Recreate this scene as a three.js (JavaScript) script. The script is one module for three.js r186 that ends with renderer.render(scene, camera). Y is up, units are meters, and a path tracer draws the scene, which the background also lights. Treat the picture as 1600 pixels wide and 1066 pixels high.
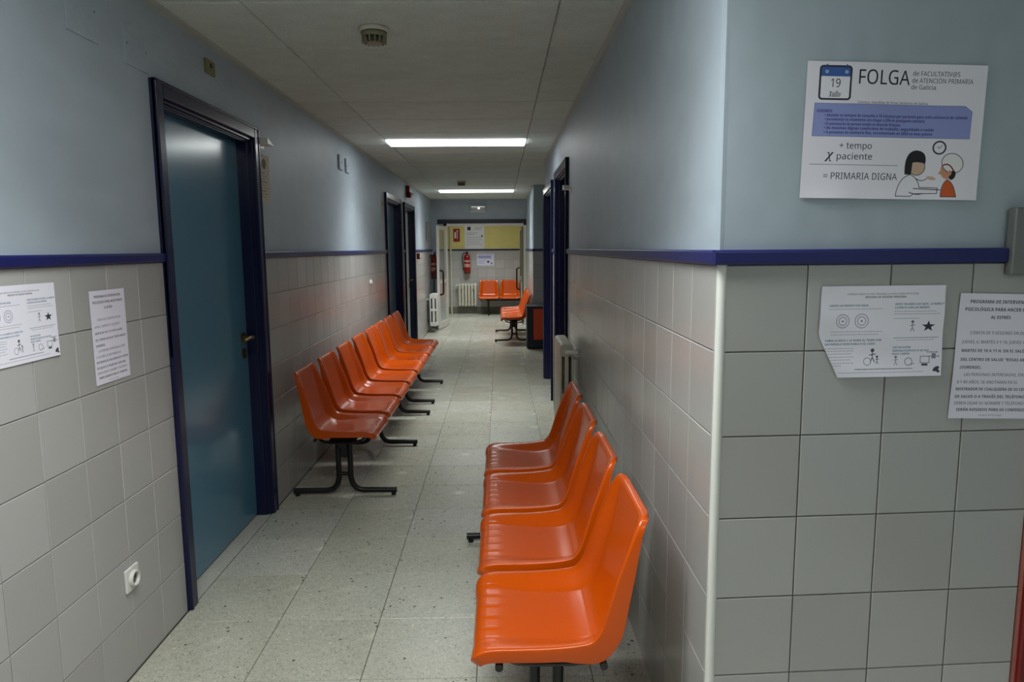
import * as THREE from 'three';
import { RoundedBoxGeometry } from 'three/addons/geometries/RoundedBoxGeometry.js';
import { mergeGeometries, mergeVertices } from 'three/addons/utils/BufferGeometryUtils.js';
import { RectAreaLightUniformsLib } from 'three/addons/lights/RectAreaLightUniformsLib.js';

// ---------------------------------------------------------------- camera, light, exposure
// Corridor runs along -z (D = -z), x to the side, y up, metres.
const scene = new THREE.Scene();
scene.background = new THREE.Color(0x000000);
const camera = new THREE.PerspectiveCamera(2 * Math.atan(533 / 1095.93) * 180 / Math.PI, 1600 / 1066, 0.05, 60);
camera.position.set(0, 1.4527, 0);
camera.rotation.order = 'YXZ';
camera.rotation.set(-0.1312, -0.016, -0.008);
scene.add(camera);
const renderer = new THREE.WebGLRenderer({ antialias: true });
renderer.toneMapping = THREE.LinearToneMapping;
renderer.toneMappingExposure = 2.25;
renderer.shadowMap.enabled = true;
RectAreaLightUniformsLib.init();
const LAMP = 3.0;                                   // radiance of a fluorescent panel
const BEAM = 1.7;                                 // candela of each of the four reflector beams of a panel
const LAMP_COLOR = new THREE.Color(0.96, 1.0, 0.985);
// [x0, x1, D0, D1, strength, label]
const LAMPS = [
  [-0.965, 0.238, 6.089, 6.389, 1.0, 'glowing fluorescent ceiling panel in the middle of the corridor, the larger bright bar'],
  [-0.965, 0.238, 11.25, 11.55, 1.0, 'smaller looking fluorescent ceiling panel close to the end doorway'],
  [-0.93, 0.273, 1.25, 1.55, 1.05, 'fluorescent ceiling panel overhead where the corridor begins, out of view'],
  [0.55, 1.75, -1.0, -0.7, 1.25, 'fluorescent ceiling panel over the waiting area behind the viewer'],
  [-1.0, 0.2, 14.3, 14.6, 1.0, 'fluorescent ceiling panel in the hall past the end doorway'],
];

// ---------------------------------------------------------------- helpers
let seedState = 20240719;
function rnd() { seedState = (seedState + 0x6d2b79f5) | 0; let t = Math.imul(seedState ^ (seedState >>> 15), 1 | seedState); t = (t + Math.imul(t ^ (t >>> 7), 61 | t)) ^ t; return ((t ^ (t >>> 14)) >>> 0) / 4294967296; }
const taken = new Map();
function numbered(name) { const n = taken.get(name) ?? 0; taken.set(name, n + 1); return n ? name + '_' + String(n).padStart(3, '0') : name; }
function thing(name, label, category, x = 0, y = 0, z = 0, turn = 0, group) {
  const o = new THREE.Group(); o.name = numbered(name); o.position.set(x, y, z); o.rotation.y = turn;
  o.userData = { label, category }; if (group) o.userData.group = group; scene.add(o); return o;
}
function structure(name, label, category) { const o = thing(name, label, category); o.userData.kind = 'structure'; return o; }
function part(name, geo, mat, parent) {
  const g = Array.isArray(geo) ? merge(geo) : geo;
  const m = new THREE.Mesh(g, mat); m.name = name; m.castShadow = m.receiveShadow = true; parent.add(m); return m;
}
function merge(list) { return mergeGeometries(list.map((g) => { const q = g.index ? g.toNonIndexed() : g.clone(); for (const k of Object.keys(q.attributes)) if (!['position', 'normal', 'uv'].includes(k)) q.deleteAttribute(k); return q; })); }
function box(w, h, d, x = 0, y = 0, z = 0) { const g = new THREE.BoxGeometry(w, h, d); g.translate(x, y, z); return g; }
function rbox(w, h, d, r, x = 0, y = 0, z = 0, s = 2) { const g = new RoundedBoxGeometry(w, h, d, s, r); g.translate(x, y, z); return g; }
function span(x0, x1, y0, y1, D0, D1, r = 0) {    // a box by its limits
  const w = x1 - x0, h = y1 - y0, d = D1 - D0;
  return r ? rbox(w, h, d, r, (x0 + x1) / 2, (y0 + y1) / 2, -(D0 + D1) / 2) : box(w, h, d, (x0 + x1) / 2, (y0 + y1) / 2, -(D0 + D1) / 2);
}
function tube(points, r, seg = 40, sides = 12, closed = false) {
  const c = new THREE.CatmullRomCurve3(points.map((p) => new THREE.Vector3(...p)), closed, 'catmullrom', 0.15);
  const g = new THREE.TubeGeometry(c, seg, r, sides, closed);
  if (closed) return g;
  const cap = (t) => { const p = c.getPoint(t), d = c.getTangent(t).multiplyScalar(t ? 1 : -1); const q = new THREE.CircleGeometry(r, sides); q.applyQuaternion(new THREE.Quaternion().setFromUnitVectors(new THREE.Vector3(0, 0, 1), d)); q.translate(p.x, p.y, p.z); return q; };
  return merge([g, cap(0), cap(1)]);
}
function bar(p, q, r, sides = 12) { return tube([p, [(p[0] + q[0]) / 2, (p[1] + q[1]) / 2, (p[2] + q[2]) / 2], q], r, 2, sides); }
function lathe(profile, seg = 28) { return new THREE.LatheGeometry(profile.map((p) => new THREE.Vector2(Math.max(p[0], 0.0001), p[1])), seg); }
function std(color, roughness, o = {}) { return new THREE.MeshStandardMaterial({ color, roughness, metalness: 0, ...o }); }
function phys(color, roughness, o = {}) { return new THREE.MeshPhysicalMaterial({ color, roughness, metalness: 0, ...o }); }

// ---------------------------------------------------------------- textures
function canvasTexture(w, h, draw) {
  const c = document.createElement('canvas'); c.width = w; c.height = h; draw(c.getContext('2d'), w, h);
  const t = new THREE.CanvasTexture(c); t.colorSpace = THREE.SRGBColorSpace; t.anisotropy = 8; return t;
}
function fieldTexture(n, fn, srgb = true) {
  const data = new Uint8Array(n * n * 4);
  for (let y = 0; y < n; y++) for (let x = 0; x < n; x++) { const c = fn(x, y), i = (y * n + x) * 4; data[i] = c[0]; data[i + 1] = c[1]; data[i + 2] = c[2]; data[i + 3] = 255; }
  const t = new THREE.DataTexture(data, n, n); t.magFilter = THREE.LinearFilter; t.minFilter = THREE.LinearMipmapLinearFilter; t.generateMipmaps = true;
  t.wrapS = t.wrapT = THREE.RepeatWrapping; if (srgb) t.colorSpace = THREE.SRGBColorSpace; t.needsUpdate = true; return t;
}
function noiseGrid(n, cells) {                    // tiling value noise, 0..1
  const g = new Float32Array(cells * cells).map(() => rnd()), out = new Float32Array(n * n);
  for (let y = 0; y < n; y++) for (let x = 0; x < n; x++) {
    const u = x / n * cells, v = y / n * cells, i = u | 0, j = v | 0; let a = u - i, b = v - j; a = a * a * (3 - 2 * a); b = b * b * (3 - 2 * b);
    const q = (p, r) => g[(r % cells) * cells + (p % cells)];
    out[y * n + x] = (q(i, j) * (1 - a) + q(i + 1, j) * a) * (1 - b) + (q(i, j + 1) * (1 - a) + q(i + 1, j + 1) * a) * b;
  }
  return out;
}
const clamp8 = (v) => Math.max(0, Math.min(255, Math.round(v)));
const N1 = noiseGrid(1024, 8), N2 = noiseGrid(1024, 48), N3 = noiseGrid(1024, 220), N4 = noiseGrid(1024, 400);
// terrazzo floor: 1.2 m square
const speck = new Float32Array(1024 * 1024);
for (let k = 0; k < 5200; k++) {
  const big = rnd() < 0.03, r = big ? 2.2 + rnd() * 2.6 : 0.8 + rnd() * 1.4, cx = rnd() * 1024, cy = rnd() * 1024, v = rnd() < 0.62 ? -(big ? 0.8 : 0.28 + rnd() * 0.3) : 0.16 + rnd() * 0.2, s = 0.6 + rnd() * 0.8;
  for (let y = -5; y <= 5; y++) for (let x = -5; x <= 5; x++) if (x * x * s + y * y / s < r * r) speck[((cy + y + 1024) % 1024 | 0) * 1024 + ((cx + x + 1024) % 1024 | 0)] = v;
}
const terrazzo = fieldTexture(1024, (x, y) => { const i = y * 1024 + x; const k = 1 + 0.05 * (N1[i] - 0.5) + 0.04 * (N2[i] - 0.5) + 0.12 * (N3[i] - 0.5) + 0.9 * speck[i] * 0.75; return [clamp8(189 * k), clamp8(189 * k), clamp8(177 * k)]; });
const floorRough = fieldTexture(1024, (x, y) => { const i = y * 1024 + x; const v = clamp8(255 * (0.92 + 0.08 * (N1[i] - 0.5))); return [v, v, v]; }, false);
const paintBump = fieldTexture(512, (x, y) => { const i = y * 1024 + x; const v = clamp8(128 + 90 * (N2[i * 2 % (1024 * 1024)] - 0.5) + 80 * (N3[i] - 0.5)); return [v, v, v]; }, false);
const paintTone = fieldTexture(512, (x, y) => { const i = (y * 2) * 1024 + x * 2; const k = 1 + 0.05 * (N1[i] - 0.5) + 0.035 * (N2[i] - 0.5); return [clamp8(240 * k), clamp8(240 * k), clamp8(240 * k)]; });
const ceilTone = fieldTexture(1024, (x, y) => { const i = y * 1024 + x; const pit = N4[i] > 0.80 ? -0.13 : 0; const k = 1 + 0.05 * (N1[i] - 0.5) + 0.10 * (N3[i] - 0.5) + pit; return [clamp8(232 * k), clamp8(231 * k), clamp8(226 * k)]; });
const glazeBump = fieldTexture(512, (x, y) => { const i = (y * 2) * 1024 + x * 2; const v = clamp8(128 + 200 * (N1[i] - 0.5) + 60 * (N2[i] - 0.5)); return [v, v, v]; }, false);

// ---------------------------------------------------------------- materials
const M = {
  paint: std(0xb2bfca, 0.5, { map: paintTone, bumpMap: paintBump, bumpScale: 0.0006 }),
  yellow: std(0xdccf80, 0.55, { map: paintTone }),
  tile: [0xacaba8, 0xa8a7a4, 0xafaeac].map((c) => phys(c, 0.22, { bumpMap: glazeBump, bumpScale: 0.0004 })),
  grout: std(0x6d6a62, 0.9),
  floorTile: [0xffffff, 0xf6f5ef, 0xfafaf5].map((c) => std(c, 0.29, { map: terrazzo, roughnessMap: floorRough })),
  floorGrout: std(0x57534a, 0.9),
  ceil: [0xdde9e7, 0xd8e4e2, 0xe0ecea].map((c) => std(c, 0.92, { map: ceilTone })),
  ceilVoid: std(0x4a4844, 1),
  angle: std(0xb2b8b2, 0.5),
  navy: phys(0x12163a, 0.25),
  rail: phys(0x1a1f5c, 0.35),
  leafBlue: phys(0x4d7c96, 0.2, { clearcoat: 0.25, clearcoatRoughness: 0.15, bumpMap: paintBump, bumpScale: 0.0003 }),
  leafPale: phys(0xa9b1b2, 0.3),
  white: phys(0xdcdcd6, 0.35),
  offwhite: std(0xcfccc0, 0.5),
  cream: phys(0xc4bfae, 0.4),
  orange: phys(0xc64e01, 0.26, { specularIntensity: 0.5, clearcoat: 0.3, clearcoatRoughness: 0.12}),
  blackMetal: phys(0x0d0d0f, 0.38),
  rubber: std(0x111112, 0.8),
  brass: std(0x7d6a40, 0.3, { metalness: 0.9 }),
  steel: std(0x8a8a86, 0.42, { metalness: 0.7 }),
  chrome: std(0xb8b8b8, 0.2, { metalness: 1 }),
  red: phys(0x86141a, 0.25, { clearcoat: 0.4 }),
  redWood: phys(0x6e0f10, 0.35),
  redTrim: phys(0x8d5248, 0.4),
  dark: std(0x141414, 0.7),
  darkNavy: phys(0x0c1024, 0.4),
  redOrange: phys(0xd0440e, 0.4),
  detector: phys(0x86866f, 0.45),
  detectorDark: std(0x40402f, 0.7),
  sensor: std(0x7b784c, 0.5),
  paperWhite: std(0xdcdce2, 0.75),
  glass: phys(0xffffff, 0.05, { transmission: 1, thickness: 0, ior: 1.45 }),
  frost: phys(0xe6ebea, 0.25, { transmission: 0.5, thickness: 0 }),
  diffuser: new THREE.MeshStandardMaterial({ color: 0x888888, roughness: 0.6, emissive: LAMP_COLOR, emissiveIntensity: 2 }),
};

// ---------------------------------------------------------------- tiles
const geoCache = new Map();
function tileGeo(w, h, t, b, uvScale = 1, variant = 0) {          // chamfered tile facing +z, back at z = 0
  const key = [w.toFixed(4), h.toFixed(4), t, b, uvScale, variant].join();
  if (geoCache.has(key)) return geoCache.get(key);
  const a = w / 2, c = h / 2, P = [], U = [];
  const ring = [[-a, -c, 0], [a, -c, 0], [a, c, 0], [-a, c, 0], [-a, -c, t - b], [a, -c, t - b], [a, c, t - b], [-a, c, t - b], [-a + b, -c + b, t], [a - b, -c + b, t], [a - b, c - b, t], [-a + b, c - b, t]];
  const du = variant * 0.371, dv = variant * 0.197;
  const quad = (i, j, k, l) => { for (const q of [i, j, k, i, k, l]) { const p = ring[q]; P.push(...p); U.push((p[0] + a + du) * uvScale, (p[1] + c + dv) * uvScale); } };
  quad(8, 9, 10, 11);
  for (let i = 0; i < 4; i++) { const j = (i + 1) % 4; quad(4 + i, 4 + j, 8 + j, 8 + i); quad(i, j, 4 + j, 4 + i); }
  const g = new THREE.BufferGeometry(); g.setAttribute('position', new THREE.Float32BufferAttribute(P, 3)); g.setAttribute('uv', new THREE.Float32BufferAttribute(U, 2)); g.computeVertexNormals();
  geoCache.set(key, g); return g;
}
const GAP = 0.0024, TT = 0.007;
// cells: [a0, a1, y0, y1]; place(a, y) -> local position of the tile back; turn: rotation about y
function tileField(parent, cells, place, turn, single) {
  const rest = [];
  for (const [a0, a1, y0, y1] of cells) {
    const w = a1 - a0 - GAP, h = y1 - y0 - GAP; if (w < 0.008 || h < 0.008) continue;
    const v = Math.floor(rnd() * 4), g = tileGeo(w, h, TT, 0.0016, 3, v), p = place((a0 + a1) / 2, (y0 + y1) / 2), rx = (rnd() - 0.5) * 0.004, ry = (rnd() - 0.5) * 0.004, m = M.tile[Math.floor(rnd() * 3)];
    if (single(a0, y0)) { const o = part('tile', g, m, parent); o.position.set(...p); o.rotation.set(rx, turn + ry, 0, 'YXZ'); }
    else { const q = g.clone(); q.rotateY(turn); q.translate(...p); rest.push(q); }
  }
  if (rest.length) { const o = part('distant_tiles', mergeGeometries(rest), M.tile[0], parent); o.userData.kind = 'stuff'; }
}
const TB = 1.4118, ROWS = []; for (let k = 0; k < 7; k++) ROWS.push([k === 6 ? 0.0 : TB - 0.2 * (k + 1), TB - 0.2 * k]);
function columns(a0, a1, origin, pitch) { const out = []; let s = origin + Math.ceil((a0 - origin) / pitch + 1e-6) * pitch; let p = a0; while (s < a1 - 1e-6) { out.push([p, s]); p = s; s += pitch; } out.push([p, a1]); return out; }
function cellsOf(cols) { const o = []; for (const [a, b] of cols) for (const [c, d] of ROWS) o.push([a, b, c, d]); return o; }

// ---------------------------------------------------------------- room shell
const XL = -1.2832, XR = 0.494, ZF = 1.5843, FR = 0.047, CEIL = 2.3742, XREC = 0.72, DEND = 13.4, DFAR = 15.85, TP = 0.197;
const wallLeft = structure('wall_left', 'blue grey corridor wall with white tiles below a navy rail, the wall with the teal door', 'wall');
{
  const F = XL - TT, B = XL - 0.2;                 // plaster face and back
  const openings = [[2.77, 3.77], [8.07, 9.18], [9.59, 10.58]], g = [];
  let p = -3.5;
  for (const [a, b] of openings) { g.push(span(B, F, 0, 2.6, p, a)); g.push(span(B, F, 2.03, 2.6, a, b)); p = b; }
  g.push(span(B, F, 0, 2.6, p, DEND));
  part('plaster', g, M.paint, wallLeft);
  part('grout_bed', [[-3.5, 2.77], [3.77, 8.07], [9.18, 9.59], [10.58, DEND]].map(([a, b]) => span(F - 0.001, F + 0.0025, 0, TB, a, b)), M.grout, wallLeft);
  const cols = [[-3.5, 2.712], [3.826, 8.008], [9.242, 9.528], [10.642, DEND]].flatMap(([a, b]) => columns(a, b, 1.9201, TP));
  tileField(wallLeft, cellsOf(cols), (a, y) => [F, y, -a], Math.PI / 2, (a) => a > 1.3 && a < 8);
}
const wallRight = structure('wall_right', 'blue grey corridor wall with white tiles below a navy rail, opposite the teal door', 'wall');
{
  const F = XR + TT, B = XR + 0.11, g = [];
  const openings = [[5.2, 6.15], [6.65, 7.74]]; let p = ZF + 0.02;
  for (const [a, b] of openings) { g.push(span(F, B, 0, 2.6, p, a)); g.push(span(F, B, 2.03, 2.6, a, b)); p = b; }
  g.push(span(F, B, 0, 2.6, p, 7.85)); g.push(span(B, XREC + 0.1, 0, 2.6, 7.76, 7.85)); g.push(span(XREC, XREC + 0.1, 0, 2.6, 7.85, 10.5));
  g.push(span(F, XREC + 0.1, 0, 2.6, 10.5 + TT, 10.62)); g.push(span(F, B, 0, 2.6, 10.62, DEND));
  part('plaster', g, M.paint, wallRight);
  part('grout_bed', [[1.6, 5.2], [6.15, 6.65], [10.51, DEND]].map(([a, b]) => span(F - 0.0025, F + 0.001, 0, TB, a, b)).concat([span(XR, XREC, 0, TB, 10.5045, 10.51)]), M.grout, wallRight);
  const cols = [[1.6053, 5.138], [6.212, 6.588], [10.51, DEND]].flatMap(([a, b]) => columns(a, b, 1.8026, TP));
  tileField(wallRight, cellsOf(cols), (a, y) => [F, y, -a], -Math.PI / 2, (a) => a < 7);
  tileField(wallRight, cellsOf(columns(XR + 0.002, XREC - 0.002, XR, TP)), (a, y) => [a, y, -(10.5 + TT)], 0, () => true);
  part('corner_bead', [(() => { const q = new THREE.CylinderGeometry(0.012, 0.012, TB, 14); q.translate(XR + 0.011, TB / 2, -(ZF + 0.0105)); return q; })()], M.white, wallRight);
}
const wallFacing = structure('wall_facing', 'wall carrying the large printed poster, tiled below a navy rail', 'wall');
wallFacing.position.set(XR, 0, -ZF); wallFacing.rotation.y = FR;
{
  part('plaster', [box(1.75, 2.6, 0.1, 0.875 + 0.014, 1.3, -0.05 - TT), box(0.0105, 2.6, 0.03, 0.00875, 1.3, -0.015 - TT)], M.paint, wallFacing);
  part('grout_bed', [box(0.77, TB, 0.0035, 0.385 + 0.012, TB / 2, -TT + 0.00075)], M.grout, wallFacing);
  tileField(wallFacing, cellsOf(columns(0.0155, 0.782, 0.2085, 0.1973)), (a, y) => [a, y, -TT], 0, () => true);
}
function facing(s, y, out) { return [XR + Math.cos(FR) * s + Math.sin(FR) * out, y, -(ZF + Math.sin(FR) * s) + Math.cos(FR) * out]; }
{
  const w = structure('wall_side', 'plain blue grey wall closing the waiting area behind the viewer', 'wall');
  part('plaster', [span(2.2, 2.3, 0, 2.6, -3.6, 1.9)], M.paint, w);
  const b = structure('wall_back', 'plain blue grey wall at the back of the waiting area', 'wall');
  part('plaster', [span(XL - 0.2, 2.3, 0, 2.6, -3.6, -3.5)], M.paint, b);
}
const wallEnd = structure('wall_end', 'blue grey wall over and around the doorway at the end of the corridor', 'wall');
part('plaster', [span(XL - 0.2, -1.06, 0, 2.6, DEND, DEND + 0.12), span(0.5, 1.6, 0, 2.6, DEND, DEND + 0.12), span(-1.06, 0.5, 2.0, 2.6, DEND, DEND + 0.12)], M.paint, wallEnd);
const wallFar = structure('wall_far', 'yellow wall with white tiles below, seen through the end doorway', 'wall');
{
  part('plaster', [span(-2.6, 1.7, 0, 2.6, DFAR + TT, DFAR + 0.12)], M.yellow, wallFar);
  part('grout_bed', [span(-2.5, 1.6, 0.15, TB, DFAR + 0.0045, DFAR + TT + 0.001)], M.grout, wallFar);
  const rows = ROWS.map(([a, b]) => [Math.max(a, 0.15), b]).filter(([a, b]) => b > a + 0.02);
  tileField(wallFar, columns(-2.5, 1.6, 0.1, 0.2).flatMap(([a, b]) => rows.map(([c, d]) => [a, b, c, d])), (a, y) => [a, y, -(DFAR + TT)], 0, (a) => a > -1.35 && a < 0.6);
  for (const [x0, x1, l] of [[-2.7, -2.6, 'yellow'], [1.6, 1.7, 'opposite yellow']]) part('plaster', [span(x0, x1, 0, 2.6, DEND + 0.12, DFAR + 0.12)], M.yellow, structure('wall_hall', l + ' wall at the end of the hall past the doorway', 'wall'));
  part('strip', [span(-2.5, 1.6, 0, 0.15, DFAR - 0.012, DFAR + 0.01)], std(0x6e6c62, 0.5), structure('baseboard_far', 'dark grey skirting below the tiles of the yellow wall', 'baseboard'));
}
// floor
const floor = structure('floor', 'pale speckled terrazzo tile floor of the corridor', 'floor');
{
  part('screed', [span(-2.7, 2.4, -0.15, -0.003, -3.6, 16.1)], M.floorGrout, floor);
  part('threshold', [span(-1.5, XL, -0.01, -0.0005, 2.77, 3.77), span(-1.5, XL, -0.01, -0.0005, 8.07, 9.18), span(-1.5, XL, -0.01, -0.0005, 9.59, 10.58), span(XR, 0.62, -0.01, -0.0005, 5.2, 6.15), span(XR, 0.62, -0.01, -0.0005, 6.65, 7.74)], M.floorTile[0], floor);
  const rest = [], P = 0.3953;
  for (let j = -4; j <= 7; j++) for (let i = -15; i <= 34; i++) {
    let x0 = -0.8849 + P * (j - 1), x1 = x0 + P; const D0 = 2.2276 + P * i, D1 = D0 + P;
    if (x0 > 2.2 || D0 > 15.85 || D1 < -3.5) continue;
    const hall = D0 > 13.3, front = D1 < 1.62;
    if (!hall) { if (x1 < XL + 0.05) continue; if (!front && x0 > 0.72) continue; x0 = Math.max(x0, XL - 0.0); }
    const w = x1 - x0 - 0.0026, h = P - 0.0026, v = Math.floor(rnd() * 8), g = tileGeo(w, h, 0.004, 0.0009, 1 / 1.2, v), m = M.floorTile[Math.floor(rnd() * 3)];
    const p = [(x0 + x1) / 2, -0.004 + (rnd() - 0.5) * 0.0002, -(D0 + D1) / 2];
    if (D0 > 1.2 && D0 < 13.3 && !(x0 > 0.6 && D0 < 7.5)) { const o = part('tile', g, m, floor); o.position.set(...p); o.rotation.x = -Math.PI / 2 + (rnd() - 0.5) * 0.0016; }
    else { const q = g.clone(); q.rotateX(-Math.PI / 2); q.translate(...p); rest.push(q); }
  }
  part('distant_tiles', mergeGeometries(rest), M.floorTile[0], floor).userData.kind = 'stuff';
}
// ceiling
const ceiling = structure('ceiling', 'suspended ceiling of pale mineral fibre panels', 'ceiling');
{
  part('slab', [span(-2.8, 2.4, 2.46, 2.6, -3.6, 16.1)], M.ceilVoid, ceiling);
  const rest = [], under = (x0, x1, D0, D1) => LAMPS.some((l) => x0 < l[1] - 0.01 && x1 > l[0] + 0.01 && D0 < l[3] - 0.01 && D1 > l[2] + 0.01);
  const put = (x0, x1, D0, D1) => {
    const g = tileGeo(x1 - x0 - 0.003, D1 - D0 - 0.006, 0.016, 0.006, 1 / 0.6, Math.floor(rnd() * 6)), m = M.ceil[Math.floor(rnd() * 3)], p = [(x0 + x1) / 2, CEIL + 0.016 + (rnd() - 0.5) * 0.001, -(D0 + D1) / 2];
    if (D0 > 1 && D1 < 13.6 && x1 < 0.8) { const o = part('ceiling_panel', g, m, ceiling); o.position.set(...p); o.rotation.x = Math.PI / 2; }
    else { const q = g.clone(); q.rotateX(Math.PI / 2); q.translate(...p); rest.push(q); }
  };
  const lampCut = (x0, x1, D0, D1) => {            // a panel, minus the lamp set into it
    const l = LAMPS.find((l) => x0 < l[1] - 0.01 && x1 > l[0] + 0.01 && D0 < l[3] - 0.01 && D1 > l[2] + 0.01);
    if (!l) return put(x0, x1, D0, D1);
    const a = Math.max(D0, l[2]), b = Math.min(D1, l[3]);
    if (a - D0 > 0.02) put(x0, x1, D0, a); if (D1 - b > 0.02) put(x0, x1, b, D1);
    if (l[0] - x0 > 0.02) put(x0, l[0], a, b); if (x1 - l[1] > 0.02) put(l[1], x1, a, b);
  };
  for (let i = -11; i < 22; i++) {
    const D0 = 2.7887 + 0.6 * i, D1 = D0 + 0.6, hall = D0 > 13.3;
    const xs = hall ? [-2.6, -1.4, -0.965, 0.238, 1.6] : D1 < 1.5 ? [XL, -0.965, 0.238, 1.44, 2.2] : [XL, -0.965, 0.238, D0 > 7.2 && D1 < 11 ? XREC : XR + 0.01];
    for (let k = 0; k + 1 < xs.length; k++) lampCut(xs[k], xs[k + 1], D0, D1);
    if (D1 > 1.5 && D1 < 2.2) put(XR + 0.01, 2.2, D0, ZF - 0.01);
  }
  part('distant_panels', mergeGeometries(rest), M.ceil[0], ceiling).userData.kind = 'stuff';
  const ang = (g, l) => part('angle', g, M.angle, structure('trim_1', l, 'trim')).parent;
  ang([span(XL - TT, XL + 0.016, CEIL - 0.003, CEIL + 0.001, -3.5, DEND), span(XL - TT, XL - TT + 0.002, CEIL - 0.022, CEIL, -3.5, DEND)], 'thin pale angle strip along the ceiling edge over the teal door').name = 'trim_1';
  ang([span(XR - 0.016, XR + TT, CEIL - 0.003, CEIL + 0.001, ZF, 7.85), span(XR + TT - 0.002, XR + TT, CEIL - 0.022, CEIL, ZF, 7.85), span(XR - 0.016, XR + TT, CEIL - 0.003, CEIL + 0.001, 10.5, DEND)], 'thin pale angle strip along the ceiling edge over the two dark doorways').name = 'trim_2';
}
// navy rails
{
  const profile = (len) => { const s = new THREE.Shape(); s.moveTo(0, 0); s.lineTo(0.016, 0); s.quadraticCurveTo(0.02, 0.002, 0.02, 0.007); s.lineTo(0.02, 0.027); s.quadraticCurveTo(0.02, 0.034, 0.012, 0.034); s.lineTo(0, 0.034); return new THREE.ExtrudeGeometry(s, { depth: len, bevelEnabled: false, curveSegments: 4 }); };
  let n = 3;
  const rail = (label, runs) => { const o = structure('trim_' + n, label, 'trim'); o.name = 'trim_' + n++; part('rail', runs.map(([x, y, z, turn, len]) => { const g = profile(len); g.rotateY(turn); g.translate(x, y, z); return g; }), M.rail, o); return o; };
  rail('navy rail above the tiles between the wall notices and the teal door', [[XL - TT, TB, -2.712, 0, 6.2]]);
  rail('navy rail above the tiles over the row of orange seats by the teal door', [[XL - TT, TB, -8.008, 0, 8.008 - 3.826]]);
  rail('navy rail above the tiles towards the end of the corridor, extinguisher side', [[XL - TT, TB, -9.528, 0, 0.286], [XL - TT, TB, -DEND, 0, DEND - 10.642]]);
  rail('navy rail above the tiles over the four near orange seats', [[XR + TT, TB, -(ZF + 0.0), Math.PI, 5.138 - ZF]]);
  rail('navy rail above the tiles past the dark doorways, opposite the extinguisher', [[XR + TT, TB, -6.212, Math.PI, 0.376], [XR + TT, TB, -10.49, Math.PI, DEND - 10.49], [XREC, TB, -(10.5 + TT), -Math.PI / 2, XREC - XR]]);
  rail('dark rail between the yellow paint and the white tiles', [[1.6, TB, -(DFAR + TT), -Math.PI / 2, 4.1]]);
  const f = rail('navy rail under the large printed poster', [[0.782, TB, -TT, -Math.PI / 2, 0.795]]); f.position.copy(wallFacing.position); f.rotation.y = FR;
}

// ---------------------------------------------------------------- doors
function door(n, side, D0, D1, top, leafMat, label, handle) {     // side -1: left wall, +1: right wall; D0..D1 outer edges of the frame
  const o = structure('door_' + n, label, 'door'); o.name = 'door_' + n;
  const F = side < 0 ? XL : XR, s = -side;                        // s: direction into the corridor
  const X = (a, b) => (s > 0 ? [F + a, F + b] : [F - b, F - a]);   // offsets out of the wall
  const A = 0.06, i0 = D0 + A, i1 = D1 - A, it = top - A, back = -0.075;
  const bx = (o0, o1, y0, y1, a, b, r) => { const [x0, x1] = X(o0, o1); return span(x0, x1, y0, y1, a, b, r); };
  part('architrave', [bx(-0.01, 0.017, 0, top, D0, D0 + A, 0.005), bx(0.0, 0.021, 0, top, D0, D0 + 0.014, 0.004)], M.navy, o);
  part('architrave', [bx(-0.01, 0.017, 0, top, D1 - A, D1, 0.005), bx(0.0, 0.021, 0, top, D1 - 0.014, D1, 0.004)], M.navy, o);
  part('head_architrave', [bx(-0.01, 0.017, it, top, D0 + A, D1 - A, 0.005), bx(0, 0.021, top - 0.014, top, D0, D1, 0.004)], M.navy, o);
  part('jamb', [bx(-0.12, 0.0, 0, it, i0 - 0.004, i0 + 0.012), bx(-0.118, back + 0.055, 0, it, i0 + 0.01, i0 + 0.024, 0.003)], M.navy, o);
  part('jamb', [bx(-0.12, 0.0, 0, it, i1 - 0.012, i1 + 0.004), bx(-0.118, back + 0.055, 0, it, i1 - 0.024, i1 - 0.01, 0.003)], M.navy, o);
  part('head_jamb', [bx(-0.12, 0.0, it - 0.012, it + 0.004, i0, i1), bx(-0.118, back + 0.055, it - 0.026, it - 0.01, i0, i1, 0.003), bx(-0.03, -0.012, it - 0.02, it - 0.01, i0, i1, 0.003)], M.navy, o);
  const leaf = part('leaf', [bx(back - 0.04, back, 0.008, it - 0.014, i0 + 0.013, i1 - 0.013, 0.003)], leafMat, o);
  if (handle) {
    const [hx] = X(back, back), z = -(i1 - 0.085), y = 1.0, ro = (len) => { const g = new THREE.CylinderGeometry(0.025, 0.027, len, 20); g.rotateZ(Math.PI / 2); return g; };
    const rose = ro(0.01); rose.translate(hx + s * 0.005, y, z); const neck = new THREE.CylinderGeometry(0.009, 0.009, 0.05, 12); neck.rotateZ(Math.PI / 2); neck.translate(hx + s * 0.03, y, z);
    const key = ro(0.008); key.translate(hx + s * 0.004, y - 0.085, z);
    part('handle', [rose, neck, key, tube([[hx + s * 0.052, y, z - 0.004], [hx + s * 0.055, y + 0.003, z + 0.05], [hx + s * 0.05, y - 0.004, z + 0.115]], 0.0095, 16)], M.brass, leaf).userData.label = 'dull brass lever handle';
  }
  return o;
}
door(1, -1, 2.71, 3.83, 2.09, M.leafBlue, 'teal blue door in a navy frame beside the wall socket and notices', true);
door(2, -1, 8.01, 9.24, 2.09, M.leafBlue, 'narrow looking teal door in a navy frame behind the end of the long orange bench', false);
door(3, -1, 9.53, 10.64, 2.08, M.leafPale, 'pale door in a navy frame under the red alarm sounder', true);
door(4, 1, 5.14, 6.21, 2.10, M.navy, 'dark navy door and frame just past the cream radiator', false);
door(5, 1, 6.59, 7.80, 2.08, M.navy, 'dark navy door and frame before the boxy cabinet, second from the cream radiator', false);
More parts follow.
